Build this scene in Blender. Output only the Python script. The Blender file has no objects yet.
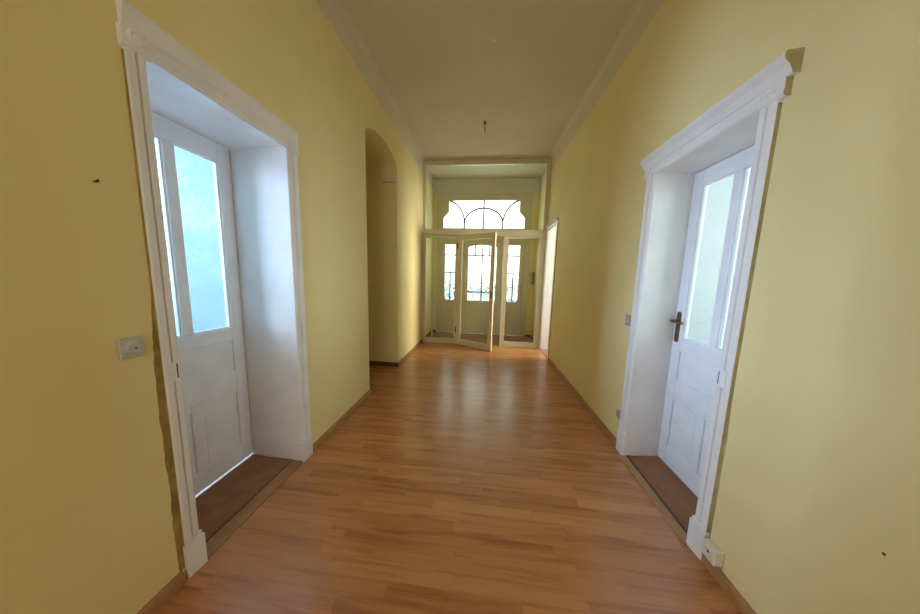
import bpy, bmesh, math, random
from mathutils import Vector, Matrix
random.seed(7)
C = bpy.context.scene.collection
sc = bpy.context.scene

# ------------------------------------------------------------------ materials
def nodes(name):
    m = bpy.data.materials.new(name); m.use_nodes = True
    nt = m.node_tree; nt.nodes.clear()
    out = nt.nodes.new('ShaderNodeOutputMaterial')
    return m, nt, out
def N(nt, t, **kw):
    n = nt.nodes.new(t)
    for k, v in kw.items():
        if k in n.inputs.keys() if hasattr(n.inputs, 'keys') else False:
            n.inputs[k].default_value = v
        else:
            setattr(n, k, v)
    return n
def math_(nt, op, a, b=None, c=None):
    n = nt.nodes.new('ShaderNodeMath'); n.operation = op
    for i, x in enumerate((a, b, c)):
        if x is None: continue
        if isinstance(x, (int, float)): n.inputs[i].default_value = x
        else: nt.links.new(x, n.inputs[i])
    return n.outputs[0]
def mixc(nt, f, a, b, mode='MIX'):
    n = nt.nodes.new('ShaderNodeMix'); n.data_type = 'RGBA'; n.blend_type = mode
    for s, x in ((n.inputs[0], f), (n.inputs[6], a), (n.inputs[7], b)):
        if isinstance(x, (int, float)): s.default_value = x
        elif isinstance(x, tuple): s.default_value = (*x, 1) if len(x) == 3 else x
        else: nt.links.new(x, s)
    return n.outputs[2]
def noise(nt, vec, scale, detail=4, rough=.55, dist=0):
    n = nt.nodes.new('ShaderNodeTexNoise'); n.inputs['Scale'].default_value = scale
    n.inputs['Detail'].default_value = detail; n.inputs['Roughness'].default_value = rough
    n.inputs['Distortion'].default_value = dist
    nt.links.new(vec, n.inputs['Vector']); return n.outputs['Fac']
def ramp(nt, f, stops):
    n = nt.nodes.new('ShaderNodeValToRGB'); cr = n.color_ramp
    while len(cr.elements) < len(stops): cr.elements.new(.5)
    for e, (p, c) in zip(cr.elements, stops):
        e.position = p; e.color = (*c, 1) if len(c) == 3 else c
    nt.links.new(f, n.inputs[0]); return n.outputs['Color']
def coords(nt):
    g = nt.nodes.new('ShaderNodeNewGeometry')
    return g.outputs['Position']
def scaled(nt, vec, s):
    n = nt.nodes.new('ShaderNodeMapping'); n.inputs['Scale'].default_value = s
    nt.links.new(vec, n.inputs['Vector']); return n.outputs[0]
def bump(nt, h, strength, dist=.01):
    n = nt.nodes.new('ShaderNodeBump'); n.inputs['Strength'].default_value = strength
    n.inputs['Distance'].default_value = dist; nt.links.new(h, n.inputs['Height']); return n.outputs[0]
def principled(nt, out, color, rough=.5, spec=.5, normal=None, metal=0):
    b = nt.nodes.new('ShaderNodeBsdfPrincipled')
    if isinstance(color, tuple): b.inputs['Base Color'].default_value = (*color, 1)
    else: nt.links.new(color, b.inputs['Base Color'])
    if isinstance(rough, (int, float)): b.inputs['Roughness'].default_value = rough
    else: nt.links.new(rough, b.inputs['Roughness'])
    b.inputs['Specular IOR Level'].default_value = spec
    b.inputs['Metallic'].default_value = metal
    if normal is not None: nt.links.new(normal, b.inputs['Normal'])
    nt.links.new(b.outputs[0], out.inputs[0]); return b
def plain(name, col, rough=.5, spec=.5, metal=0, var=.06, scale=9, bmp=0):
    m, nt, out = nodes(name); p = coords(nt)
    f = noise(nt, p, scale, 5)
    dark = tuple(c * (1 - var * 2) for c in col); light = tuple(min(1, c * (1 + var)) for c in col)
    c = ramp(nt, f, [(.3, dark), (.7, light)])
    nrm = bump(nt, noise(nt, p, scale * 12, 3), bmp) if bmp else None
    principled(nt, out, c, rough, spec, nrm, metal); return m

YEL = (.80, .655, .290); WHT = (.80, .775, .725)
def wall_paint(name='yellow_wall_paint', zf=3.458):
    m, nt, out = nodes(name); p = coords(nt)
    sep = nt.nodes.new('ShaderNodeSeparateXYZ'); nt.links.new(p, sep.inputs[0])
    z = math_(nt, 'ADD', sep.outputs[2], math_(nt, 'MULTIPLY', math_(nt, 'SUBTRACT', noise(nt, p, 6, 3), .5), .01))
    f = noise(nt, p, 1.6, 3)
    y = ramp(nt, f, [(.3, (.750, .640, .305)), (.7, (.79, .680, .345))])
    fr = math_(nt, 'GREATER_THAN', z, zf)
    c = mixc(nt, fr, y, (.66, .60, .48))
    h = noise(nt, p, 180, 3)
    principled(nt, out, c, .75, .25, bump(nt, h, .12, .004)); return m
def floor_mat():
    m, nt, out = nodes('beech_laminate'); p = coords(nt)
    sep = nt.nodes.new('ShaderNodeSeparateXYZ'); nt.links.new(p, sep.inputs[0])
    x, y = sep.outputs[0], sep.outputs[1]
    rowf = math_(nt, 'DIVIDE', y, .066); row = math_(nt, 'FLOOR', rowf)
    wn = nt.nodes.new('ShaderNodeTexWhiteNoise'); wn.noise_dimensions = '1D'
    nt.links.new(row, wn.inputs['W'])
    xf = math_(nt, 'ADD', math_(nt, 'DIVIDE', x, .62), math_(nt, 'MULTIPLY', wn.outputs['Value'], 7.3))
    cell = math_(nt, 'FLOOR', xf)
    cb = nt.nodes.new('ShaderNodeCombineXYZ')
    nt.links.new(cell, cb.inputs[0]); nt.links.new(row, cb.inputs[1])
    w2 = nt.nodes.new('ShaderNodeTexWhiteNoise'); w2.noise_dimensions = '2D'
    nt.links.new(cb.outputs[0], w2.inputs['Vector'])
    tone = w2.outputs['Value']
    # grain runs along the strips and is shifted strip by strip
    off = nt.nodes.new('ShaderNodeVectorMath'); off.operation = 'ADD'
    nt.links.new(p, off.inputs[0])
    sh = nt.nodes.new('ShaderNodeVectorMath'); sh.operation = 'SCALE'; sh.inputs['Scale'].default_value = 3.0
    nt.links.new(w2.outputs['Color'], sh.inputs[0]); nt.links.new(sh.outputs[0], off.inputs[1])
    gv = scaled(nt, off.outputs[0], (1.0, 14, 1)); g = noise(nt, gv, 1.5, 4, .55, .5)
    gv2 = scaled(nt, off.outputs[0], (3, 90, 1)); g2 = noise(nt, gv2, 2, 3, .6)
    base = ramp(nt, tone, [(0, (.47, .202, .070)), (.5, (.525, .234, .085)), (1, (.60, .278, .106))])
    streak = ramp(nt, g, [(.30, (.56, .46, .38)), (.52, (.96, .95, .94)), (.75, (1.0, 1.0, 1.0))])
    c = mixc(nt, .85, base, streak, 'MULTIPLY')
    fine = ramp(nt, g2, [(.3, (.88, .85, .82)), (.65, (1, 1, 1))])
    c = mixc(nt, .7, c, fine, 'MULTIPLY')
    # joints
    fy = math_(nt, 'FRACT', rowf); fx = math_(nt, 'FRACT', xf)
    third = math_(nt, 'FRACT', math_(nt, 'DIVIDE', row, 3))
    ej = math_(nt, 'LESS_THAN', fy, .035)
    ejx = math_(nt, 'LESS_THAN', fx, .004)
    j = math_(nt, 'MAXIMUM', ej, ejx)
    c = mixc(nt, math_(nt, 'MULTIPLY', j, .15), c, (.12, .05, .02))
    r = math_(nt, 'ADD', .235, math_(nt, 'MULTIPLY', noise(nt, scaled(nt, p, (1, 9, 1)), 1.5, 2), .05))
    h = math_(nt, 'ADD', math_(nt, 'MULTIPLY', noise(nt, scaled(nt, p, (1.2, 15, 1)), 1.6, 2), 1.0), math_(nt, 'MULTIPLY', j, -.2))
    principled(nt, out, c, r, 1.0, bump(nt, h, .035, .004)); return m
def frosted(name, tint, lo, hi, fleck_scale, scat, fac=.88):
    m, nt, out = nodes(name); p = coords(nt)
    f = noise(nt, p, fleck_scale, 3, .6, .8)
    big = noise(nt, p, 2.6, 2)
    ff = math_(nt, 'ADD', math_(nt, 'MULTIPLY', f, .6), math_(nt, 'MULTIPLY', big, .5))
    c = ramp(nt, ff, [(lo, tint), (hi, (.93, .99, 1.0))])
    tr = nt.nodes.new('ShaderNodeBsdfTranslucent'); nt.links.new(ramp(nt, math_(nt, 'ADD', math_(nt, 'MULTIPLY', noise(nt, p, fleck_scale * 1.5, 2, .5, 1.0), .5), math_(nt, 'MULTIPLY', big, .55)), [(.50, scat), (.62, tuple(min(1, q * 1.45) for q in scat))]), tr.inputs[0])
    tp = nt.nodes.new('ShaderNodeBsdfTransparent'); nt.links.new(c, tp.inputs[0])
    gl = nt.nodes.new('ShaderNodeBsdfGlossy'); gl.inputs['Roughness'].default_value = .15
    mx = nt.nodes.new('ShaderNodeMixShader'); mx.inputs[0].default_value = fac
    nt.links.new(tr.outputs[0], mx.inputs[1]); nt.links.new(tp.outputs[0], mx.inputs[2])
    m2 = nt.nodes.new('ShaderNodeMixShader'); m2.inputs[0].default_value = .04
    nt.links.new(mx.outputs[0], m2.inputs[1]); nt.links.new(gl.outputs[0], m2.inputs[2])
    nt.links.new(m2.outputs[0], out.inputs[0]); return m
def clear_glass(name='clear_glass', tint=(.97, .99, .97)):
    m, nt, out = nodes(name)
    tp = nt.nodes.new('ShaderNodeBsdfTransparent'); tp.inputs[0].default_value = (*tint, 1)
    gl = nt.nodes.new('ShaderNodeBsdfGlossy'); gl.inputs['Roughness'].default_value = .02
    lw = nt.nodes.new('ShaderNodeFresnel'); lw.inputs['IOR'].default_value = 1.35
    mx = nt.nodes.new('ShaderNodeMixShader'); nt.links.new(lw.outputs[0], mx.inputs[0])
    nt.links.new(tp.outputs[0], mx.inputs[1]); nt.links.new(gl.outputs[0], mx.inputs[2])
    nt.links.new(mx.outputs[0], out.inputs[0]); return m
def pebbled(name):
    # obscure street-door glass: plain at the top, a speckled leaf pattern in its lower panes
    m, nt, out = nodes(name); p = coords(nt)
    sep = nt.nodes.new('ShaderNodeSeparateXYZ'); nt.links.new(p, sep.inputs[0])
    z = sep.outputs[2]
    f = noise(nt, p, 72, 2, .5, .5)
    k = nt.nodes.new('ShaderNodeMapRange'); nt.links.new(z, k.inputs[0])
    k.inputs[1].default_value = 1.60; k.inputs[2].default_value = 1.2
    k.inputs[3].default_value = .0; k.inputs[4].default_value = .16
    d = math_(nt, 'ADD', f, k.outputs[0])
    spot = ramp(nt, d, [(.60, (.96, 1, 1)), (.70, (.07, .09, .17)), (.86, (.04, .05, .08))])
    up = ramp(nt, noise(nt, p, 3.5, 3), [(.35, (.80, .87, .87)), (.62, (.92, .91, .88)), (.8, (.82, .88, .78))])
    c = mixc(nt, 1, up, spot, 'MULTIPLY')
    tp = nt.nodes.new('ShaderNodeBsdfTransparent'); nt.links.new(c, tp.inputs[0])
    gl = nt.nodes.new('ShaderNodeBsdfGlossy'); gl.inputs['Roughness'].default_value = .2
    mx = nt.nodes.new('ShaderNodeMixShader'); mx.inputs[0].default_value = .05
    nt.links.new(tp.outputs[0], mx.inputs[1]); nt.links.new(gl.outputs[0], mx.inputs[2])
    nt.links.new(mx.outputs[0], out.inputs[0]); return m

M = {}
M['wall'] = wall_paint(); M['wallend'] = wall_paint('end_wall_paint', 3.37)
M['floor'] = floor_mat()
M['ceil'] = plain('ceiling_paint', (.64, .56, .425), .8, .2, var=.02, scale=2)
M['white'] = plain('white_gloss_paint', (.79, .775, .765), .38, .45, var=.035, scale=5, bmp=.05)
M['wdoor'] = plain('white_door_paint', (.80, .79, .80), .36, .45, var=.04, scale=6, bmp=.06)
M['cream'] = plain('cream_lacquer', (.64, .585, .40), .35, .5, var=.03, scale=4)
M['ochre'] = plain('old_ochre_paint', (.37, .26, .080), .7, .3, var=.22, scale=9)
M['oliv'] = plain('old_olive_paint', (.43, .37, .19), .7, .3, var=.18, scale=9)
M['skirt'] = plain('beech_skirting', (.40, .200, .078), .4, .4, var=.12, scale=16)
M['skirtdk'] = plain('dark_skirting', (.17, .060, .028), .4, .4, var=.12, scale=16)
M['thres'] = plain('worn_threshold_wood', (.32, .145, .062), .5, .3, var=.14, scale=7)
M['thrl'] = plain('brown_threshold_strip', (.36, .19, .09), .45, .4, var=.12, scale=9)
M['strip'] = plain('pale_threshold_strip', (.42, .235, .105), .4, .4, var=.08, scale=10)
M['groove'] = plain('dark_metal_rail', (.10, .075, .055), .4, .5, metal=.5)
M['vfloor'] = plain('vestibule_floor_boards', (.36, .165, .090), .3, .4, var=.15, scale=5)
M['brass'] = plain('aged_bronze', (.22, .15, .075), .35, .5, metal=.85, var=.15, scale=40)
M['dark'] = plain('dark_iron', (.035, .03, .025), .45, .5, metal=.4)
M['lead'] = plain('dark_glazing_bar', (.10, .095, .085), .5, .4)
M['grey'] = plain('grey_plastic', (.52, .51, .48), .4, .5, var=.02)
M['greyd'] = plain('dark_grey_plastic', (.16, .17, .17), .4, .5, var=.02)
M['olive'] = plain('dull_olive_plastic', (.40, .36, .24), .5, .4, var=.03)
M['ivory'] = plain('ivory_plastic', (.70, .66, .56), .4, .5, var=.02)
M['ybox'] = plain('overpainted_box', (.70, .62, .40), .6, .3, var=.05)
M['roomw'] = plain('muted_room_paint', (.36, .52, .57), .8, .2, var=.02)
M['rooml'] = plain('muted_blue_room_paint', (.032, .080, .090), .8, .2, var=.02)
M['fg_l'] = frosted('frosted_leaf_glass', (.76, .90, .97), .52, .72, 42, (.46, .70, .74))
M['fg_r'] = frosted('frosted_plain_glass', (.84, .98, 1.0), .40, .85, 30, (.88, .96, .98), .82)
M['clear'] = clear_glass()
M['peb'] = pebbled('speckled_street_glass')
M['trans'] = pebbled('transom_glass')

# ------------------------------------------------------------------ mesh helpers
def taper(y): return -.070 * min(1, max(0, (y - 2.14) / (5.0 - 2.14)))
class MB:
    def __init__(s): s.v = []; s.f = []; s.sm = []
    def add(s, vs, fs, smooth=False):
        o = len(s.v); s.v += [tuple(v) for v in vs]
        for f in fs: s.f.append([i + o for i in f]); s.sm.append(smooth)
        return s
    def box(s, x0, x1, y0, y1, z0, z1):
        x0, x1 = sorted((x0, x1)); y0, y1 = sorted((y0, y1)); z0, z1 = sorted((z0, z1))
        vs = [(x, y, z) for z in (z0, z1) for y in (y0, y1) for x in (x0, x1)]
        return s.add(vs, [(0, 2, 3, 1), (4, 5, 7, 6), (0, 1, 5, 4), (2, 6, 7, 3), (0, 4, 6, 2), (1, 3, 7, 5)])
    def prism(s, pts, axis, a, b, smooth=False):
        """closed 2-D outline (in the two other axes, in order) swept along axis from a to b"""
        def P(p, t):
            if axis == 0: return (t, p[0], p[1])
            if axis == 1: return (p[0], t, p[1])
            return (p[0], p[1], t)
        n = len(pts)
        vs = [P(p, a) for p in pts] + [P(p, b) for p in pts]
        s.add(vs, [list(range(n))[::-1], [i + n for i in range(n)]])
        o = len(s.v) - 2 * n
        for i in range(n):
            j = (i + 1) % n; s.f.append([o + i, o + j, o + j + n, o + i + n]); s.sm.append(smooth)
        return s
    def tube(s, path, r, seg=10, radii=None):
        path = [Vector(p) for p in path]; rings = []
        up = None
        for i, p in enumerate(path):
            t = (path[min(i + 1, len(path) - 1)] - path[max(i - 1, 0)]).normalized()
            if up is None:
                up = Vector((0, 0, 1)) if abs(t.z) < .9 else Vector((1, 0, 0))
            a = t.cross(up).normalized(); b = a.cross(t).normalized(); up = b
            rr = radii[i] if radii else r
            rings.append([p + rr * (math.cos(2 * math.pi * k / seg) * a + math.sin(2 * math.pi * k / seg) * b) for k in range(seg)])
        vs = [v for g in rings for v in g]; fs = []
        for i in range(len(rings) - 1):
            for k in range(seg):
                k2 = (k + 1) % seg
                fs.append((i * seg + k, i * seg + k2, (i + 1) * seg + k2, (i + 1) * seg + k))
        s.add(vs, fs, True)
        s.add(rings[0], [list(range(seg))[::-1]]); s.add(rings[-1], [list(range(seg))]); return s
    def lathe(s, prof, origin, axis, seg=24):
        """prof: (radius, height along axis)"""
        ax = Vector(axis).normalized(); up = Vector((0, 0, 1)) if abs(ax.z) < .9 else Vector((1, 0, 0))
        a = ax.cross(up).normalized(); b = a.cross(ax); o = Vector(origin)
        path = [o + ax * h for r, h in prof]
        vs = []; fs = []
        for (r, h) in prof:
            for k in range(seg):
                t = 2 * math.pi * k / seg; vs.append(o + ax * h + max(r, 1e-4) * (math.cos(t) * a + math.sin(t) * b))
        n = len(prof)
        for i in range(n - 1):
            for k in range(seg):
                k2 = (k + 1) % seg; fs.append((i * seg + k, i * seg + k2, (i + 1) * seg + k2, (i + 1) * seg + k))
        fs.append(list(range(seg))[::-1]); fs.append([(n - 1) * seg + k for k in range(seg)])
        return s.add(vs, fs, False)
    def ribbon(s, path, w, y0, y1):
        """bar following a path in the XZ plane, width w, from y0 to y1"""
        n = len(path); L = []; R = []
        for i, (x, z) in enumerate(path):
            a = path[max(i - 1, 0)]; b = path[min(i + 1, n - 1)]
            dx, dz = b[0] - a[0], b[1] - a[1]; l = math.hypot(dx, dz); nx, nz = -dz / l * w / 2, dx / l * w / 2
            L.append((x + nx, z + nz)); R.append((x - nx, z - nz))
        vs = [(x, y, z) for y in (y0, y1) for (x, z) in L + R]; fs = []
        m = 2 * n
        for i in range(n - 1):
            fs += [(i, i + 1, n + i + 1, n + i), (m + i, m + n + i, m + n + i + 1, m + i + 1),
                   (i, m + i, m + i + 1, i + 1), (n + i, n + i + 1, m + n + i + 1, m + n + i)]
        fs += [(0, n, m + n, m), (n - 1, m + n - 1, m + 2 * n - 1, 2 * n - 1)]
        return s.add(vs, fs)
    def warp(s, xmax=9):
        """the right wall runs in by 7 cm towards the glazed partition"""
        s.v = [(x + taper(y), y, z) if 2.3 < x < xmax else (x, y, z) for x, y, z in s.v]; return s
    def build(s, name, mat, parent=None, bevel=0, local=False):
        off = Vector((0, 0, 0))
        if parent is not None and not local:
            q = parent
            while q is not None: off += q.location; q = q.parent
        me = bpy.data.meshes.new(name)
        me.from_pydata([tuple(Vector(v) - off) for v in s.v], [], s.f)
        me.materials.append(mat)
        for p, sm in zip(me.polygons, s.sm): p.use_smooth = sm
        bm = bmesh.new(); bm.from_mesh(me); bmesh.ops.recalc_face_normals(bm, faces=bm.faces); bm.to_mesh(me); bm.free()
        o = bpy.data.objects.new(name, me); C.objects.link(o)
        if parent is not None: o.parent = parent
        if bevel:
            b = o.modifiers.new('bevel', 'BEVEL'); b.width = bevel; b.segments = 2; b.limit_method = 'ANGLE'; b.angle_limit = math.radians(40)
        return o
def empty(name, loc, rz=0):
    o = bpy.data.objects.new(name, None); C.objects.link(o); o.empty_display_size = .1
    o.location = loc; o.rotation_euler = (0, 0, rz); return o
def tag(o, label=None, cat=None, group=None, kind=None):
    if label: o['label'] = label
    if cat: o['category'] = cat
    if group: o['group'] = group
    if kind: o['kind'] = kind
    return o
def struct(o, label=None, cat=None): return tag(o, label, cat, kind='structure')
def copy_tree(o, parent=None):
    c = o.copy(); C.objects.link(c); c.parent = parent
    for ch in list(o.children): copy_tree(ch, c)
    return c

# ------------------------------------------------------------------ key dimensions (metres)
XL, XR = -.014, 2.534            # wall faces; door casings stand at 0 and 2.514
CEIL = 3.71
WLB, WRB = -.50, 2.90           # backs of the two side walls
L0, L1, LH = .947, 1.640, 2.264 # left door opening
R0, R1, RH = 1.359, 2.066, 2.232
A0, A1, AS, AB = 2.765, 3.712, 2.935, .168  # arch
F0, F1, FH = 4.51, 5.165, 2.36  # doorway by the glazed partition
YP = 5.219                      # partition front
YO = 6.206                      # street door front
YB = -3.0                       # corridor goes on behind the viewer

# ------------------------------------------------------------------ shell
struct(MB().box(-3.2, 5.6, YB - .2, 6.40, -.12, 0).build('floor', M['floor']), 'glossy beech strip laminate floor running down the corridor', 'floor')
struct(MB().box(-3.2, 5.6, YB - .2, 6.45, CEIL, CEIL + .15).build('ceiling', M['ceil']), 'plain off-white corridor ceiling', 'ceiling')

ac = (A0 + A1) / 2; aa = (A1 - A0) / 2
arc = [(ac - aa * math.cos(t), AS + AB * math.sin(t)) for t in [math.pi * i / 28 for i in range(29)]]
pl = [(YB, 0), (L0 - .032, 0), (L0 - .032, LH + .022), (L1 + .04, LH + .022), (L1 + .04, 0), (A0, 0)] + arc + [(A1, 0), (YO + .15, 0), (YO + .15, CEIL), (YB, CEIL)]
struct(MB().prism(pl, 0, WLB, XL).build('wall_left', M['wall']), 'yellow left corridor wall with white frieze and arched opening', 'wall')
E_ = YO + .15
wr = MB()
wr.prism([(YB, 0), (R0 - .032, 0), (R0 - .032, RH + .022), (R1 + .072, RH + .022), (R1 + .072, 0), (2.14, 0), (2.14, CEIL), (YB, CEIL)], 0, XR, WRB)
wr.prism([(2.14, 0), (F0, 0), (F0, FH), (5.0, FH), (5.0, CEIL), (2.14, CEIL)], 0, XR, WRB)
wr.prism([(5.0, FH), (F1, FH), (F1, 0), (E_, 0), (E_, CEIL), (5.0, CEIL)], 0, XR, WRB)
struct(wr.warp(2.7).build('wall_right', M['wall']), 'yellow right corridor wall with white frieze', 'wall')
pe = [(XL, 0), (.09, 0), (.09, 3.387), (2.31, 3.387), (2.31, 0), (XR, 0), (XR, CEIL), (XL, CEIL)]
struct(MB().prism(pe, 1, YO, YO + .16).build('wall_end', M['wallend']), 'end wall around the street door', 'wall')
# wall behind the viewer, with an added, unseen window for fill light
WB0, WB1, WBZ0, WBZ1 = .55, 1.95, .9, 2.9
pb = MB().box(XL, WB0, YB - .18, YB, 0, CEIL).box(WB1, XR, YB - .18, YB, 0, CEIL).box(WB0, WB1, YB - .18, YB, 0, WBZ0).box(WB0, WB1, YB - .18, YB, WBZ1, CEIL)
struct(pb.build('wall_back', M['wall']))
wf = MB().box(WB0, WB0 + .06, YB - .1, YB - .04, WBZ0, WBZ1).box(WB1 - .06, WB1, YB - .1, YB - .04, WBZ0, WBZ1)
wf.box(WB0 + .06, WB1 - .06, YB - .1, YB - .04, WBZ0, WBZ0 + .06).box(WB0 + .06, WB1 - .06, YB - .1, YB - .04, WBZ1 - .06, WBZ1).box(1.22, 1.28, YB - .1, YB - .04, WBZ0 + .06, WBZ1 - .06)
struct(wf.build('window_added', M['white']))
# side passage behind the arch
pa = MB().box(-1.9, WLB, A0 - .12, A0, 0, CEIL).box(-1.9, WLB, A1, A1 + .12, 0, CEIL).box(-2.0, -1.9, A0 - .12, A1 + .12, 0, CEIL).box(-1.9, WLB, A0, A1, AS + AB, CEIL)
struct(pa.build('wall_passage', M['wall']))
# rooms behind the doors
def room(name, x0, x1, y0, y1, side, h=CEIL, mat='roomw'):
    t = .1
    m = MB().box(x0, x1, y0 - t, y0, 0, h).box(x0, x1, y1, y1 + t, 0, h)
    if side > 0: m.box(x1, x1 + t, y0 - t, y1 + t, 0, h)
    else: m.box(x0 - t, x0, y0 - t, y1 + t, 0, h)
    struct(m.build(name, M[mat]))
room('wall_right_room', WRB, 5.2, .0, 3.75, 1)
room('wall_far_room', WRB, 5.2, 3.95, 6.3, 1)
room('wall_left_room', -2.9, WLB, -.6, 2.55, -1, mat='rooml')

# cove along the ceiling, white
def cove(name, x, s, y0, y1):
    r = .07; pts = [(x, CEIL), (x, CEIL - r)] + [(x + s * (r - r * math.cos(t)), CEIL - r + r * math.sin(t)) for t in [math.pi / 2 * i / 8 for i in range(1, 9)]]
    m = MB()
    for a, b in ((y0, 2.14), (2.14, 5.0), (5.0, y1)): m.prism(pts, 1, a, b)
    return struct(m.warp().build(name, M['ceil']))
cove('trim_1', XL, 1, YB, YP - .0); cove('trim_2', XR, -1, YB, YP)

# skirting
def skirt(name, x, s, y0, y1, mat='skirt', h=.06):
    pts = [(x, 0), (x + s * .018, 0), (x + s * .018, h * .55), (x + s * .012, h * .85), (x + s * .006, h), (x, h)]
    return struct(MB().prism(pts, 1, y0, y1).warp().build(name, M[mat]))
skirt('baseboard_left', XL, 1, YB, .868)
skirt('baseboard_left', XL, 1, 1.738, A0 + .012)
skirt('baseboard_left', XL, 1, A1 - .005, YP - .002)
skirt('baseboard_right', XR, -1, YB, 1.288)
skirt('baseboard_right', XR, -1, 2.162, F0 - .055)
pts = [(A1, 0), (A1 - .018, 0), (A1 - .018, .045), (A1 - .006, .065), (A1, .065)]
struct(MB().prism(pts, 0, -1.9, XL + .018).build('baseboard_passage', M['skirtdk']))
struct(MB().prism([(A0, 0), (A0 + .018, 0), (A0 + .018, .045), (A0 + .006, .065), (A0, .065)], 0, -1.9, XL + .012).build('baseboard_passage', M['skirtdk']))
struct(MB().box(-.34, .09, 3.36, 3.40, 0, .004).build('trim_3', M['strip']))

# ------------------------------------------------------------------ the two panelled doors with deep reveals
def rag_strip(m, xa, xb, ya, yb, z0, z1, s, n=60):
    """thin ragged band on the wall beside a casing: straight at ya, uneven at yb"""
    zs = [z0 + (z1 - z0) * i / n for i in range(n + 1)]
    e = []; v = 0
    for i in range(n + 1):
        v = .7 * v + random.uniform(-1, 1) * .45
        t = min(1, (n - i) / 14); e.append(ya + (yb - ya) * t + v * abs(yb - ya) * .30 * t)
    for i in range(n):
        vs = []
        for x in (xa, xb):
            vs += [(x, ya, zs[i]), (x, e[i], zs[i]), (x, e[i + 1], zs[i + 1]), (x, ya, zs[i + 1])]
        m.add(vs, [(0, 1, 2, 3), (7, 6, 5, 4), (0, 4, 5, 1), (1, 5, 6, 2), (2, 6, 7, 3), (3, 7, 4, 0)])
def panel_door(s, y0, y1, head, xw, xf, xleaf, ls, label_root, glass, handle, name):
    """s=+1: the room lies at -x of the casing (left door); s=-1: right door.  xw wall face, xf casing face, xleaf leaf face"""
    wd = -abs(xf - xw)
    root = struct(empty(name, (xf, (y0 + y1) / 2, 0)), label_root, 'door')
    X = lambda d: xf + s * d          # d>0 towards the corridor
    yb1 = y1 + (.018 if s > 0 else .050)    # far jamb is slightly splayed
    H = head
    # casing: two moulded legs, plinths, frieze with rosettes and a crown
    c = MB()
    w = .063 if s > 0 else .078; wf_ = .095
    for (a, b) in ((y0 - w, y0), (y1 + wf_, y1)):
        d = 1 if b > a else -1; W = abs(b - a)
        q = [(a, X(wd)), (a, X(-.006)), (a + d * .006, X(0)), (a + d * W * .45, X(0)), (a + d * W * .49, X(-.012)), (a + d * W * .55, X(-.012)), (a + d * W * .60, X(-.002)), (b - d * .008, X(-.002)), (b, X(-.008)), (b, X(wd))]
        c.prism([(x, y) for (y, x) in q], 2, .16, H)
        qp = [(a - d * .002, X(wd)), (a - d * .002, X(.004)), (b + d * .010, X(.010)), (b + d * .010, X(wd))]
        c.prism([(x, y) for (y, x) in qp], 2, 0, .165)
        qq = [(a, X(wd)), (a, X(.002)), (b + d * .004, X(.004)), (b + d * .004, X(wd))]
        c.prism([(x, y) for (y, x) in qq], 2, .165, .185)
    ya, yb = y0 - w, y1 + wf_
    c.box(X(wd), X(.002), ya, yb, H, H + .012)
    c.box(X(wd), X(0), ya, yb, H + .012, H + .085)
    # moulded lower lip of the head, rounded
    c.prism([(X(wd), H - .012), (X(-.006), H - .012), (X(.004), H - .006), (X(.006), H + .004), (X(.002), H + .012), (X(wd), H + .012)], 1, y0, y1)
    cas = c.build('casing', M['white'], root, .0025)
    k = MB()
    cp = .30 if s > 0 else 1.0; oh = .001 if s > 0 else .048
    prof = [(wd, H + .050), (.004, H + .050), (.010, H + .056), (.010, H + .062), (.014, H + .068), (.022, H + .084), (.036, H + .098), (.044, H + .108), (.044, H + .124), (.038, H + .132), (wd, H + .137)]
    k.prism([(X(a * cp if a > .004 else a), b) for a, b in prof], 1, ya - oh, yb + oh * .6)
    # capital blocks under the crown
    for (a, b) in ((ya - .026 * cp, ya + .075), (yb - .075, yb + .020 * cp)):
        k.prism([(X(wd), H - .02), (X(-.004), H - .02), (X(.006), H - .012), (X(.008), H + .004), (X(.004), H + .012), (X(.006), H + .050), (X(wd), H + .050)], 1, a, b)
    k.build('crown_moulding', M['white'], root, .002)
    if s < 0:    # the near end of the crown was never painted white
        kc = MB().prism([(X(a), b) for a, b in prof], 1, ya - oh - .0015, ya - oh + .0005)
        kc.prism([(X(wd), H - .02), (X(-.004), H - .02), (X(.006), H - .012), (X(.008), H + .004), (X(.004), H + .012), (X(.006), H + .050), (X(wd), H + .050)], 1, ya - .0275, ya - .0255)
        kc.build('crown_end', M['oliv'], root)
    for yy in (ya + .030, yb - .032):
        MB().lathe([(.024, 0), (.024, .006), (.018, .011), (.010, .009), (.006, .013), (.001, .014)], (X(.004), yy, H + .028), (s, 0, 0), 28).build('rosette', M['white'], cas)
    # old ochre wall paint showing along the near side of the casing
    o = MB()
    o.box(X(wd + .0005), X(-.004), ya - .0012, ya - .0002, .17, H - .03)
    rag_strip(o, X(wd + .0002), X(wd + .0015), ya - .0005, ya - (.021 if s > 0 else .008), .06, 1.36 if s > 0 else .90, s)
    o.build('ochre_paint_edge', M['ochre' if s > 0 else 'oliv'], root)
    # painted-over lock plates on the casing
    zc = 1.003 if s > 0 else .98
    MB().box(X(-.001), X(.0035), y0 - .056, y0 - .003, zc - .042, zc + .042).build('strike_plate', M['wdoor'], root, .001)
    MB().box(X(.0036), X(.0042), y0 - .022, y0 - .017, zc - .032, zc + .032).build('strike_slot', M['lead'], root)
    # jamb lining
    j = MB(); xl = xleaf; t = .02
    xi = X(-.008)
    j.prism([(xi, y0 - t), (xi, y0 - .0), (xl - s * .06, y0 - .01), (xl - s * .06, y0 - t - .01)], 2, 0, H + .002)
    j.prism([(xi, y1), (xi, y1 + t), (xl - s * .06, yb1 + t), (xl - s * .06, yb1)], 2, 0, H + .002)
    j.prism([(xi, y0 - .02), (xl - s * .06, y0 - .03), (xl - s * .06, yb1 + t), (xi, y1 + t)], 2, H + .002, H + .02)
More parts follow.
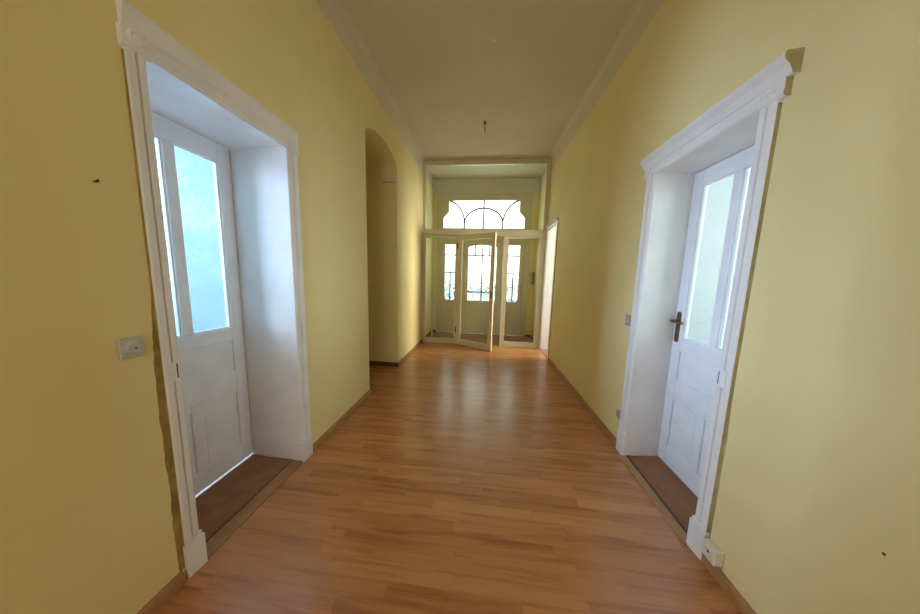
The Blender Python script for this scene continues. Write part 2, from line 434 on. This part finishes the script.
    j.build('jamb_lining', M['white'], root)
    # threshold
    zt = .006
    MB().box(xl - s * (-.001 if s > 0 else .10), X(-.085 if s > 0 else -.047), y0 - .008, y1 + .005, 0, zt).build('threshold_board', M['thres'], root)
    if s > 0:
        MB().box(X(-.085), X(-.002), y0 + .002, y1 - .002, 0, .009).build('threshold_strip', M['thrl'], root, .002)
    else:
        MB().box(X(-.028), X(.028), y0 + .002, y1 - .002, 0, .009).build('threshold_strip', M['strip'], root, .002)
    MB().box(X(-.097 if s > 0 else -.047), X(-.085 if s > 0 else -.029), y0 + .002, y1 - .002, 0, .0085).build('threshold_rail', M['groove'], root)
    if s > 0: MB().box(xl - s * .12, xl, y0 - .008, yb1 + .004, 0, .006).build('gap_brightening_plate', M['white'], root)  # added white plate that makes the gap under the leaf read bright
    # leaf
    e0, e1 = y0 + .002, yb1 - .004
    gap = .021 if s > 0 else .004
    xa, xb = xl, xl - s * .042
    st = .083; mul = .055
    mid = ls['mc']; z0 = gap
    g0, g1 = ls['glass']; ztop = H - .001
    l = MB()
    l.box(xa, xb, e0, e0 + st, z0, ztop); l.box(xa, xb, e1 - st, e1, z0, ztop)
    ia, ib = e0 + st, e1 - st
    def rail(a, b): l.box(xa, xb, ia, ib, a, b)
    rail(z0, .150); rail(ls['lp'], ls['up0']); rail(ls['up1'], g0); rail(g1, ztop)
    l.box(xa, xb, mid - mul / 2, mid + mul / 2, g0, g1); l.box(xa, xb, mid - mul / 2, mid + mul / 2, .150, ls['lp'])
    leaf = l.build('leaf', M['wdoor'], root, .004)
    # recessed panels: one wide panel over two arched ones
    xr0, xr1 = xl - s * .014, xl - s * .030
    MB().box(xr0, xr1, ia, ib, ls['up0'], ls['up1']).build('upper_panel', M['wdoor'], leaf)
    for (a, b) in ((ia, mid - mul / 2), (mid + mul / 2, ib)):
        pm = MB().box(xr0, xr1, a, b, .150, ls['lp'])
        i = .022; za, zb = .150 + i, ls['lp'] - .070
        arch_ = [(a + i, za), (b - i, za), (b - i, zb)] + [(b - i - (b - a - 2 * i) * t / 10, zb + .030 * math.sin(math.pi * t / 10)) for t in range(1, 10)] + [(a + i, zb)]
        pm.prism(arch_, 0, xr0 + s * .003, xr0)
        # spandrels that give the field its arched head
        for sg in (1, -1):
            pts_ = []
            ya_ = a if sg > 0 else b
            for t in range(0, 7): pts_.append((ya_ + sg * (b - a) / 2 * t / 6, ls['lp'] - .045 * (1 - math.sin(math.pi / 2 * t / 6)) - .001))
            pts_.append((ya_, ls['lp']))
            pm.prism(pts_, 0, xl - s * .003, xr0)
        pm.build('lower_panel', M['wdoor'], leaf, .003)
    for (a, b) in ((ia, mid - mul / 2), (mid + mul / 2, ib)):
        g = MB().box(xl - s * .024, xl - s * .029, a, b, g0, g1).build('glass_pane', M[glass], leaf)
        bd = MB(); q = .008
        for (p0, p1, r0, r1) in ((a, a + q, g0, g1), (b - q, b, g0, g1), (a + q, b - q, g0, g0 + q), (a + q, b - q, g1 - q, g1)):
            bd.box(xl - s * .010, xl - s * .023, p0, p1, r0, r1)
        bd.build('glazing_bead', M['wdoor'], leaf)
    if handle:
        yc = e1 - .040
        h = MB(); hx = lambda d: xl + s * d
        outl = []
        for i in range(13): outl.append((yc + .019 * math.cos(math.pi * i / 12), 1.205 + .019 * math.sin(math.pi * i / 12)))
        for i in range(13): outl.append((yc - .019 * math.cos(math.pi * i / 12), 1.005 - .019 * math.sin(math.pi * i / 12)))
        h.prism(outl, 0, hx(0), hx(.007))
        h.lathe([(.016, 0), (.015, .012), (.010, .018), (.009, .052)], (hx(.005), yc, 1.150), (s, 0, 0), 16)
        h.tube([(hx(.052), yc + .004, 1.150), (hx(.055), yc - .010, 1.150), (hx(.055), yc - .045, 1.148), (hx(.054), yc - .09, 1.146), (hx(.050), yc - .112, 1.150)], .009, 12, [.010, .0105, .009, .0095, .007])
        h.lathe([(.011, 0), (.011, .003), (.006, .004)], (hx(.006), yc, 1.06), (s, 0, 0), 14)
        ho = h.build('door_handle', M['brass'], leaf, .001)
        ho['label'] = 'bronze lever handle on a long plate'
    return root
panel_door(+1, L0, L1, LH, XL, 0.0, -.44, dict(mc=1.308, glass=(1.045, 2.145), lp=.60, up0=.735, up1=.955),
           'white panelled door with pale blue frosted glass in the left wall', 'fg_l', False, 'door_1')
panel_door(-1, R0, R1, RH, XR, 2.514, 2.815, dict(mc=1.768, glass=(1.030, 2.125), lp=.585, up0=.705, up1=.925),
           'white panelled door with bronze handle and white frosted glass in the right wall', 'fg_r', True, 'door_2')

# ------------------------------------------------------------------ doorway beside the glazed partition
TX = taper(5)
d5 = struct(empty('door_3', (2.514 + TX, (F0 + F1) / 2, 0)), 'open white doorway in the right wall next to the glazed partition', 'doorway')
c = MB().box(2.522, XR + .01, F0 - .05, F0 + .004, 0, FH).box(2.522, XR + .01, F1 - .004, F1 + .03, 0, FH)
c.box(2.522, XR + .01, F0 - .05, F1 + .03, FH - .004, FH + .05)
c.prism([(XR + .01, FH + .05), (2.514, FH + .05), (2.498, FH + .068), (2.498, FH + .082), (XR + .01, FH + .09)], 1, F0 - .065, F1 + .035)
c.warp().build('casing', M['white'], d5, .003)
MB().box(2.525, XR + .001, F0 - .0515, F0 - .0498, 0, FH).warp().build('ochre_paint_edge', M['ochre'], d5)
MB().prism([(XR + .012 + TX, F1 - .012), (WRB + .02, F1 - .012), (WRB + .02, F1 + .01), (XR + .012 + TX, F1 + .01)], 2, 0, FH).box(XR + .012 + TX, WRB + .02, F0 - .01, F0 + .010, 0, FH).box(XR + .012 + TX, WRB + .02, F0 + .010, F1 - .012, FH - .015, FH).build('jamb_lining', M['white'], d5)
MB().box(XR + TX + .01, WRB, F0 + .010, F1 - .012, 0, .006).build('threshold_board', M['vfloor'], d5)

# ------------------------------------------------------------------ glazed partition
D = .06
gp = tag(empty('glazed_partition', (1.2, YP + D / 2, 0)), 'cream wooden glazed partition with tall clear panes across the corridor end', 'partition')
y0, y1 = YP, YP + D
f = MB()
f.box(-.028, .040, y0, y1, 0, 3.692); f.box(2.390, 2.466, y0, y1, 0, 3.692)
f.box(.040, 2.390, y0, y1, 3.612, 3.692)
f.box(.040, 2.390, y0 - .012, y1 + .004, 2.268, 2.385)
f.box(.700, .738, y0, y1, 0, 2.268); f.box(1.645, 1.668, y0, y1, 0, 2.268)
f.box(-.028, 2.470, y0 + .012, y1 - .01, 3.692, CEIL)
f.build('frame', M['cream'], gp, .005)
def side_panel(x0, x1, name):
    m = MB(); a, b = y0 + .008, y1 - .008
    sl = .012 if x0 < 1 else .070; sr = .03 if x0 < 1 else .045
    m.box(x0, x0 + sl, a, b, .0, 2.266); m.box(x1 - sr, x1, a, b, 0, 2.266)
    m.box(x0 + sl, x1 - sr, a, b, 0, .11); m.box(x0 + sl, x1 - sr, a, b, 2.215, 2.266)
    o = m.build('fixed_panel', M['cream'], gp, .004)
    MB().box(x0 + sl, x1 - sr, YP + .028, YP + .032, .11, 2.215).build('glass_pane', M['clear'], o)
side_panel(.041, .699, 'l'); side_panel(1.669, 2.389, 'r')
MB().box(.041, 2.389, YP + .028, YP + .032, 2.386, 3.611).build('transom_glass', M['clear'], gp)
# swinging leaf, hinged at the left post
ang = -math.atan2(5.219 - 4.805, 1.462 - .738)
dl = struct(empty('door_4', (.742, YP - .004, 0), ang), 'cream glazed partition door standing open towards the viewer', 'door')
LW, T = .842, .040
l = MB().box(0, .085, -T / 2, T / 2, .008, 2.262).box(LW - .085, LW, -T / 2, T / 2, .008, 2.262)
l.box(.085, LW - .085, -T / 2, T / 2, .008, .125).box(.085, LW - .085, -T / 2, T / 2, 2.160, 2.262)
leaf = l.build('leaf', M['cream'], dl, .004, local=True)
MB().box(.085, LW - .085, -.003, .003, .125, 2.160).build('glass_pane', M['clear'], leaf, local=True)
h = MB()
for s in (1, -1):
    ypl = s * T / 2
    h.box(LW - .056, LW - .030, ypl, ypl + s * .006, 1.03, 1.18)
    h.tube([(LW - .044, ypl, 1.12), (LW - .044, ypl + s * .045, 1.12), (LW - .056, ypl + s * .052, 1.12), (LW - .13, ypl + s * .052, 1.116)], .008, 10)
h.build('door_handle', M['brass'], leaf, local=True)
for zz in (.33, 2.05):
    MB().lathe([(.001, 0), (.010, .012), (.011, .02), (.011, .12), (.010, .128), (.001, .14)], (-.008, -.028, zz - .07), (0, 0, 1), 14).build('hinge', M['dark'], dl, local=True)

# ------------------------------------------------------------------ street door with sidelights and shaped transom light
sd = struct(empty('door_5', (1.2, YO + .06, 0)), 'cream street door with sidelights and an arched-tracery transom light', 'door')
ya, yb = YO + .02, YO + .12
f = MB()
f.box(.09, .195, ya, yb, 0, 2.59); f.box(2.205, 2.31, ya, yb, 0, 2.59)
f.box(.63, .735, ya, yb, 0, 2.45); f.box(1.675, 1.77, ya, yb, 0, 2.45)
f.box(.195, 2.205, ya, yb, 2.45, 2.59)
f.box(.09, 2.31, ya, yb, 3.232, 3.387)
for sg in (1, -1):
    P = [(.09, 2.59), (.234, 2.59), (.234, 2.83), (.362, 2.965), (.362, 3.232), (.09, 3.232)]
    P = P if sg > 0 else [(2.4 - x, z) for x, z in P][::-1]
    f.prism(P, 1, ya, yb)
f.build('frame', M['cream'], sd, .004)
tw = MB()
ell = lambda cx, a, b, t0, t1, n: [(cx + a * math.cos(t0 + (t1 - t0) * i / n), 2.70 + b * math.sin(t0 + (t1 - t0) * i / n)) for i in range(n + 1)]
bw = .034
tw.ribbon(ell(1.2, .459, .362, math.pi, 0, 24), bw, ya + .03, ya + .055)
tw.ribbon(ell(.283, .459, .54, 0, 1.37, 14), bw, ya + .03, ya + .055)
tw.ribbon(ell(2.117, .459, .54, math.pi, math.pi - 1.37, 14), bw, ya + .03, ya + .055)
tw.ribbon([(1.2, 2.59), (1.2, 3.232)], bw, ya + .031, ya + .056)
for x in (.742, 1.658): tw.ribbon([(x, 2.59), (x, 2.72)], bw, ya + .031, ya + .056)
tg = MB().prism([(.234, 2.59), (2.166, 2.59), (2.166, 2.83), (2.038, 2.965), (2.038, 3.232), (.362, 3.232), (.362, 2.965), (.234, 2.83)], 1, ya + .058, ya + .062).build('transom_light', M['trans'], sd)
tw.build('tracery', M['lead'], tg)
# door leaf
yl0, yl1 = ya + .035, ya + .085
x0, x1 = .737, 1.673; gx0, gx1, gz0, gz1 = .865, 1.545, .84, 2.20
l = MB().box(x0, gx0, yl0, yl1, .0055, 2.447).box(gx1, x1, yl0, yl1, .0055, 2.447)
l.box(gx0, gx1, yl0, yl1, .0055, .16).box(gx0, gx1, yl0, yl1, .74, gz0)
top = [(gx0, gz1 - .06)] + [(gx0 + (gx1 - gx0) * i / 12, gz1 - .06 + .06 * math.sin(math.pi * i / 12) ** .6) for i in range(1, 12)] + [(gx1, gz1 - .06), (gx1, 2.447), (gx0, 2.447)]
l.prism(top, 1, yl0, yl1)
leaf = l.build('leaf', M['cream'], sd, .004)
pn = MB().box(gx0, gx1, yl0 + .012, yl1 - .012, .16, .74).box(gx0 + .05, gx1 - .05, yl0 + .004, yl0 + .012, .22, .68)
pn.build('lower_panel', M['cream'], leaf, .004)
MB().box(gx0, gx1, yl0 + .024, yl0 + .028, gz0, gz1).build('glass_pane', M['peb'], leaf)
b_ = MB(); w = .030
for x in (1.035, 1.205, 1.375): b_.box(x - w / 2, x + w / 2, yl0 + .006, yl0 + .022, 1.946, gz1 - .004)
b_.box(1.205 - w / 2, 1.205 + w / 2, yl0 + .006, yl0 + .022, gz0, 1.938)
b_.box(gx0, gx1, yl0 + .005, yl0 + .023, 1.932, 1.962); b_.box(gx0, gx1, yl0 + .005, yl0 + .023, 1.040, 1.070)
b_.build('glazing_bar', M['lead'], leaf)
# sidelights
for (x0, x1) in ((.196, .629), (1.771, 2.204)):
    cx = (x0 + x1) / 2 + (.008 if x0 < 1 else -.025); gx0, gx1 = cx - .134, cx + .134
    m = MB().box(x0, gx0, yl0, yl1, .0055, 2.447).box(gx1, x1, yl0, yl1, .0055, 2.447)
    m.box(gx0, gx1, yl0, yl1, 2.205, 2.447).box(gx0, gx1, yl0, yl1, .70, .835).box(gx0, gx1, yl0, yl1, .0055, .13)
    for sg, xx in ((1, gx0), (-1, gx1)):   # rounded lower corners
        m.prism([(xx, .835), (xx + sg * .065, .835), (xx + sg * .042, .845), (xx + sg * .018, .865), (xx + sg * .006, .90), (xx, .93)], 1, yl0, yl1)
    o = m.build('sidelight', M['cream'], sd, .004)
    MB().box(gx0, gx1, yl0 + .014, yl1 - .014, .13, .70).box(gx0 + .035, gx1 - .035, yl0 + .006, yl0 + .014, .18, .65).build('lower_panel', M['cream'], o, .003)
    MB().box(gx0, gx1, yl0 + .024, yl0 + .028, .835, 2.205).build('glass_pane', M['peb'], o)
    b_ = MB(); w = .030
    for z in (1.952, 1.527): b_.box(gx0, gx1, yl0 + .006, yl0 + .022, z - w / 2, z + w / 2)
    b_.box(cx - w / 2, cx + w / 2, yl0 + .005, yl0 + .021, .835, 1.52)
    b_.build('glazing_bar', M['lead'], o)
    if x0 < 1: MB().box(cx - .06, cx + .075, yl0 - .004, yl0 + .001, .80, .815).build('letter_slot', M['brass'], o)
# vestibule floor
struct(MB().box(XL, XR, YP + .06, YO + .02, 0, .005).build('floor_vestibule', M['vfloor']), 'reddish brown floor of the small vestibule', 'floor')
struct(MB().box(XL, .09, YO - .016, YO, .005, .06).build('baseboard_end', M['skirtdk']))
struct(MB().box(2.31, XR - .088, YO - .016, YO, .005, .06).build('baseboard_end', M['skirtdk']))
skv = MB().box(XL, XL + .016, YP + .062, YO - .017, .005, .06); struct(skv.build('baseboard_vestibule', M['skirtdk']))
skv = MB().box(XR - .086, XR - .07, YP + .062, YO - .017, .005, .06); struct(skv.build('baseboard_vestibule', M['skirtdk']))

# ------------------------------------------------------------------ small things
# rotary switch, left wall
sw = tag(empty('rotary_switch', (XL, .800, 1.142)), 'grey square rotary switch plate on the yellow wall left of the left door', 'switch')
MB().box(XL, XL + .012, .768, .834, 1.102, 1.182).build('plate', M['grey'], sw, .004)
MB().box(XL + .012, XL + .0145, .775, .827, 1.109, 1.175).build('cover', M['grey'], sw, .001)
k = MB().lathe([(.0245, 0), (.0245, .002), (.0225, .0025), (.0215, .014), (.020, .016), (.001, .0165)], (XL + .0145, .800, 1.142), (1, 0, 0), 32)
kn = k.build('knob', M['grey'], sw)
MB().lathe([(.0035, 0), (.0035, .001)], (XL + .031, .800, 1.142), (1, 0, 0), 12).build('indicator_dot', M['dark'], kn)
# switch, right wall
sr = tag(empty('light_switch', (XR, 2.215, 1.118)), 'small dull light switch on the right wall beyond the right door', 'switch')
MB().box(XR - .012, XR, 2.176, 2.254, 1.072, 1.166).build('plate', M['olive'], sr, .003)
MB().lathe([(.018, 0), (.018, .003), (.014, .005), (.013, .016), (.001, .017)], (XR - .012, 2.215, 1.105), (-1, 0, 0), 20).build('knob', M['grey'], sr)
# round socket low on the right wall
so = tag(empty('wall_socket', (XR, 2.205, .285)), 'round dull socket low on the right wall beyond the right door', 'socket')
MB().lathe([(.040, 0), (.040, .006), (.036, .010), (.024, .010), (.022, .003), (.001, .003)], (XR, 2.205, .285), (-1, 0, 0), 28).build('faceplate', M['olive'], so)
for dy in (-.0095, .0095):
    MB().lathe([(.003, 0), (.003, .0005)], (XR - .0032, 2.205 + dy, .285), (-1, 0, 0), 10).build('contact_hole', M['dark'], so)
# surface socket near the plinth of the right door
so = tag(empty('surface_socket', (XR, 1.225, .08)), 'boxy white surface socket beside the near foot of the right door casing', 'socket')
MB().box(XR - .044, XR, 1.190, 1.262, .078, .158).build('housing', M['ivory'], so, .005)
MB().lathe([(.021, 0), (.021, .004), (.018, .004), (.018, .0005), (.001, .0005)], (XR - .044, 1.226, .120), (-1, 0, 0), 24).build('socket_ring', M['ivory'], so)
MB().lathe([(.007, 0), (.007, .0008)], (XR - .0445, 1.226, .120), (-1, 0, 0), 12).build('contact_hole', M['dark'], so)
# box inside the arch
jb = tag(empty('junction_box', (-.14, A1, 2.76)), 'small square box high up inside the archway', 'box')
MB().box(-.215, -.026, A1 - .07, A1, 2.752, 2.945).build('housing', M['ybox'], jb, .010)
MB().box(-.205, -.036, A1 - .077, A1 - .07, 2.765, 2.932).build('lid', M['ybox'], jb, .004)
# intercom handset in the vestibule
ic = tag(empty('intercom', (2.405, YO, 1.28)), 'grey intercom handset on the vestibule wall right of the street door', 'intercom')
MB().box(2.355, 2.455, YO - .035, YO + .002, 1.285, 1.585).build('base', M['grey'], ic, .006)
MB().prism([(YO - .036, 1.29), (YO - .075, 1.30), (YO - .075, 1.36), (YO - .055, 1.39), (YO - .055, 1.50), (YO - .075, 1.53), (YO - .075, 1.575), (YO - .036, 1.58)], 0, 2.405, 2.448).build('handset', M['greyd'], ic, .006)
# thin heating pipe in the vestibule corner with a thicker foot
hp = tag(empty('heating_pipe', (.075, 5.745, .005)), 'thin white upright pipe in the left corner of the vestibule', 'pipe')
MB().tube([(.02, 6.10, .1), (.02, 6.10, 2.6), (.02, 6.10, 3.70)], .014, 12).build('pipe', M['cream'], hp)
MB().tube([(.02, 6.10, .1), (.03, 6.05, .13), (.075, 5.80, .13), (.09, 5.75, .12), (.092, 5.745, .08), (.092, 5.745, .005)], .017, 12).build('foot', M['white'], hp)
# lamp hook on the ceiling
lh = tag(empty('lamp_hook', (1.218, 4.037, CEIL)), 'dark lamp hook with a short wire hanging from the ceiling', 'hook')
MB().lathe([(.020, 0), (.020, .006), (.009, .014), (.008, .030), (.001, .034)], (1.218, 4.037, CEIL), (0, 0, -1), 16).build('ceiling_cap', M['dark'], lh)
MB().tube([(1.218, 4.037, CEIL - .03), (1.219, 4.036, CEIL - .09), (1.222, 4.037, CEIL - .15)], .006, 8).build('wire', M['brass'], lh)
MB().tube([(1.180, 4.037, CEIL - .026), (1.218, 4.037, CEIL - .020), (1.256, 4.037, CEIL - .028)], .004, 8).build('crossbar', M['brass'], lh)
ss = MB().lathe([(.012, 0), (.011, .004), (.006, .008), (.001, .009)], (1.314, 2.738, CEIL), (0, 0, -1), 14).build('ceiling_screw', M['white'])
tag(ss, 'tiny white screw cap in the middle of the ceiling nearer than the hook', 'screw')
wp = MB().lathe([(.004, 0), (.004, .001), (.001, .002)], (XR, .778, .671), (-1, 0, 0), 10).build('screw_hole', M['dark'])
tag(wp, 'tiny dark screw hole low in the near right wall', 'hole')
nl = MB().tube([(XL - .01, .771, 1.738), (XL + .012, .771, 1.736), (XL + .018, .771, 1.742)], .003, 8)
tag(nl.build('nail', M['dark']), 'small dark nail in the yellow wall above the rotary switch', 'nail')

# ------------------------------------------------------------------ light
def area(name, loc, rot, sx, sy, power, col):
    l = bpy.data.lights.new(name, 'AREA'); l.shape = 'RECTANGLE'; l.size = sx; l.size_y = sy; l.energy = power; l.color = col
    l.spread = math.radians(110)
    o = bpy.data.objects.new(name, l); C.objects.link(o); o.location = loc; o.rotation_euler = rot; return o
R90 = math.pi / 2
# daylight from the windows of the side rooms (each on the room's outer wall)
area('right_room_window_daylight', (5.15, 1.45, 1.85), (0, R90, 0), 2.0, 1.3, 66, (.95, .97, 1.06))
area('left_room_window_daylight', (-2.85, .95, 2.0), (0, -R90, 0), 2.0, 1.1, 195, (.90, .985, 1.28))
area('far_room_window_daylight', (5.15, 4.80, 1.7), (0, R90, 0), 2.0, 1.2, 135, (1.0, .94, .82))
area('back_fill_light', (1.25, YB - .12, 1.9), (R90, 0, math.pi), 1.28, 1.88, 2, (1.0, .90, .75))  # added fill lamp set in the unseen window behind the viewer
w = bpy.data.worlds.new('sky'); sc.world = w; w.use_nodes = True
bg = w.node_tree.nodes['Background']; bg.inputs[0].default_value = (.98, .98, .88, 1); bg.inputs[1].default_value = 5.6
p = area('street_portal', (1.2, YO + .45, 1.75), (R90, 0, 0), 2.6, 3.5, 1, (1, 1, 1)); p.rotation_euler = (-R90, 0, 0)
p.data.cycles.is_portal = True

# ------------------------------------------------------------------ camera
cd = bpy.data.cameras.new('camera'); cam = bpy.data.objects.new('camera', cd); C.objects.link(cam)
fw = Vector((-0.10255211728122729, 0.9870409743044815, -0.12342276242734707))
r = Vector((0.9939257564127444, 0.10665866602378418, 0.027120466466874917)); u = Vector((-0.03993311884252751, 0.11989180124631883, 0.9919835190230842))
mt = Matrix((r, u, -fw)).transposed().to_4x4(); mt.translation = Vector((1.3405, 0, 1.45))
cam.matrix_world = mt
cd.sensor_width = 36; cd.sensor_fit = 'HORIZONTAL'; cd.lens = 251.92 / 920 * 36; cd.clip_start = .02
sc.camera = cam
sc.view_settings.view_transform = 'Standard'; sc.view_settings.look = 'None'; sc.view_settings.gamma = 1
sc.view_settings.use_curve_mapping = False; sc.view_settings.exposure = 0
cy = sc.cycles
cy.use_denoising = True; cy.max_bounces = 14; cy.diffuse_bounces = 8; cy.transparent_max_bounces = 16; cy.sample_clamp_indirect = 6
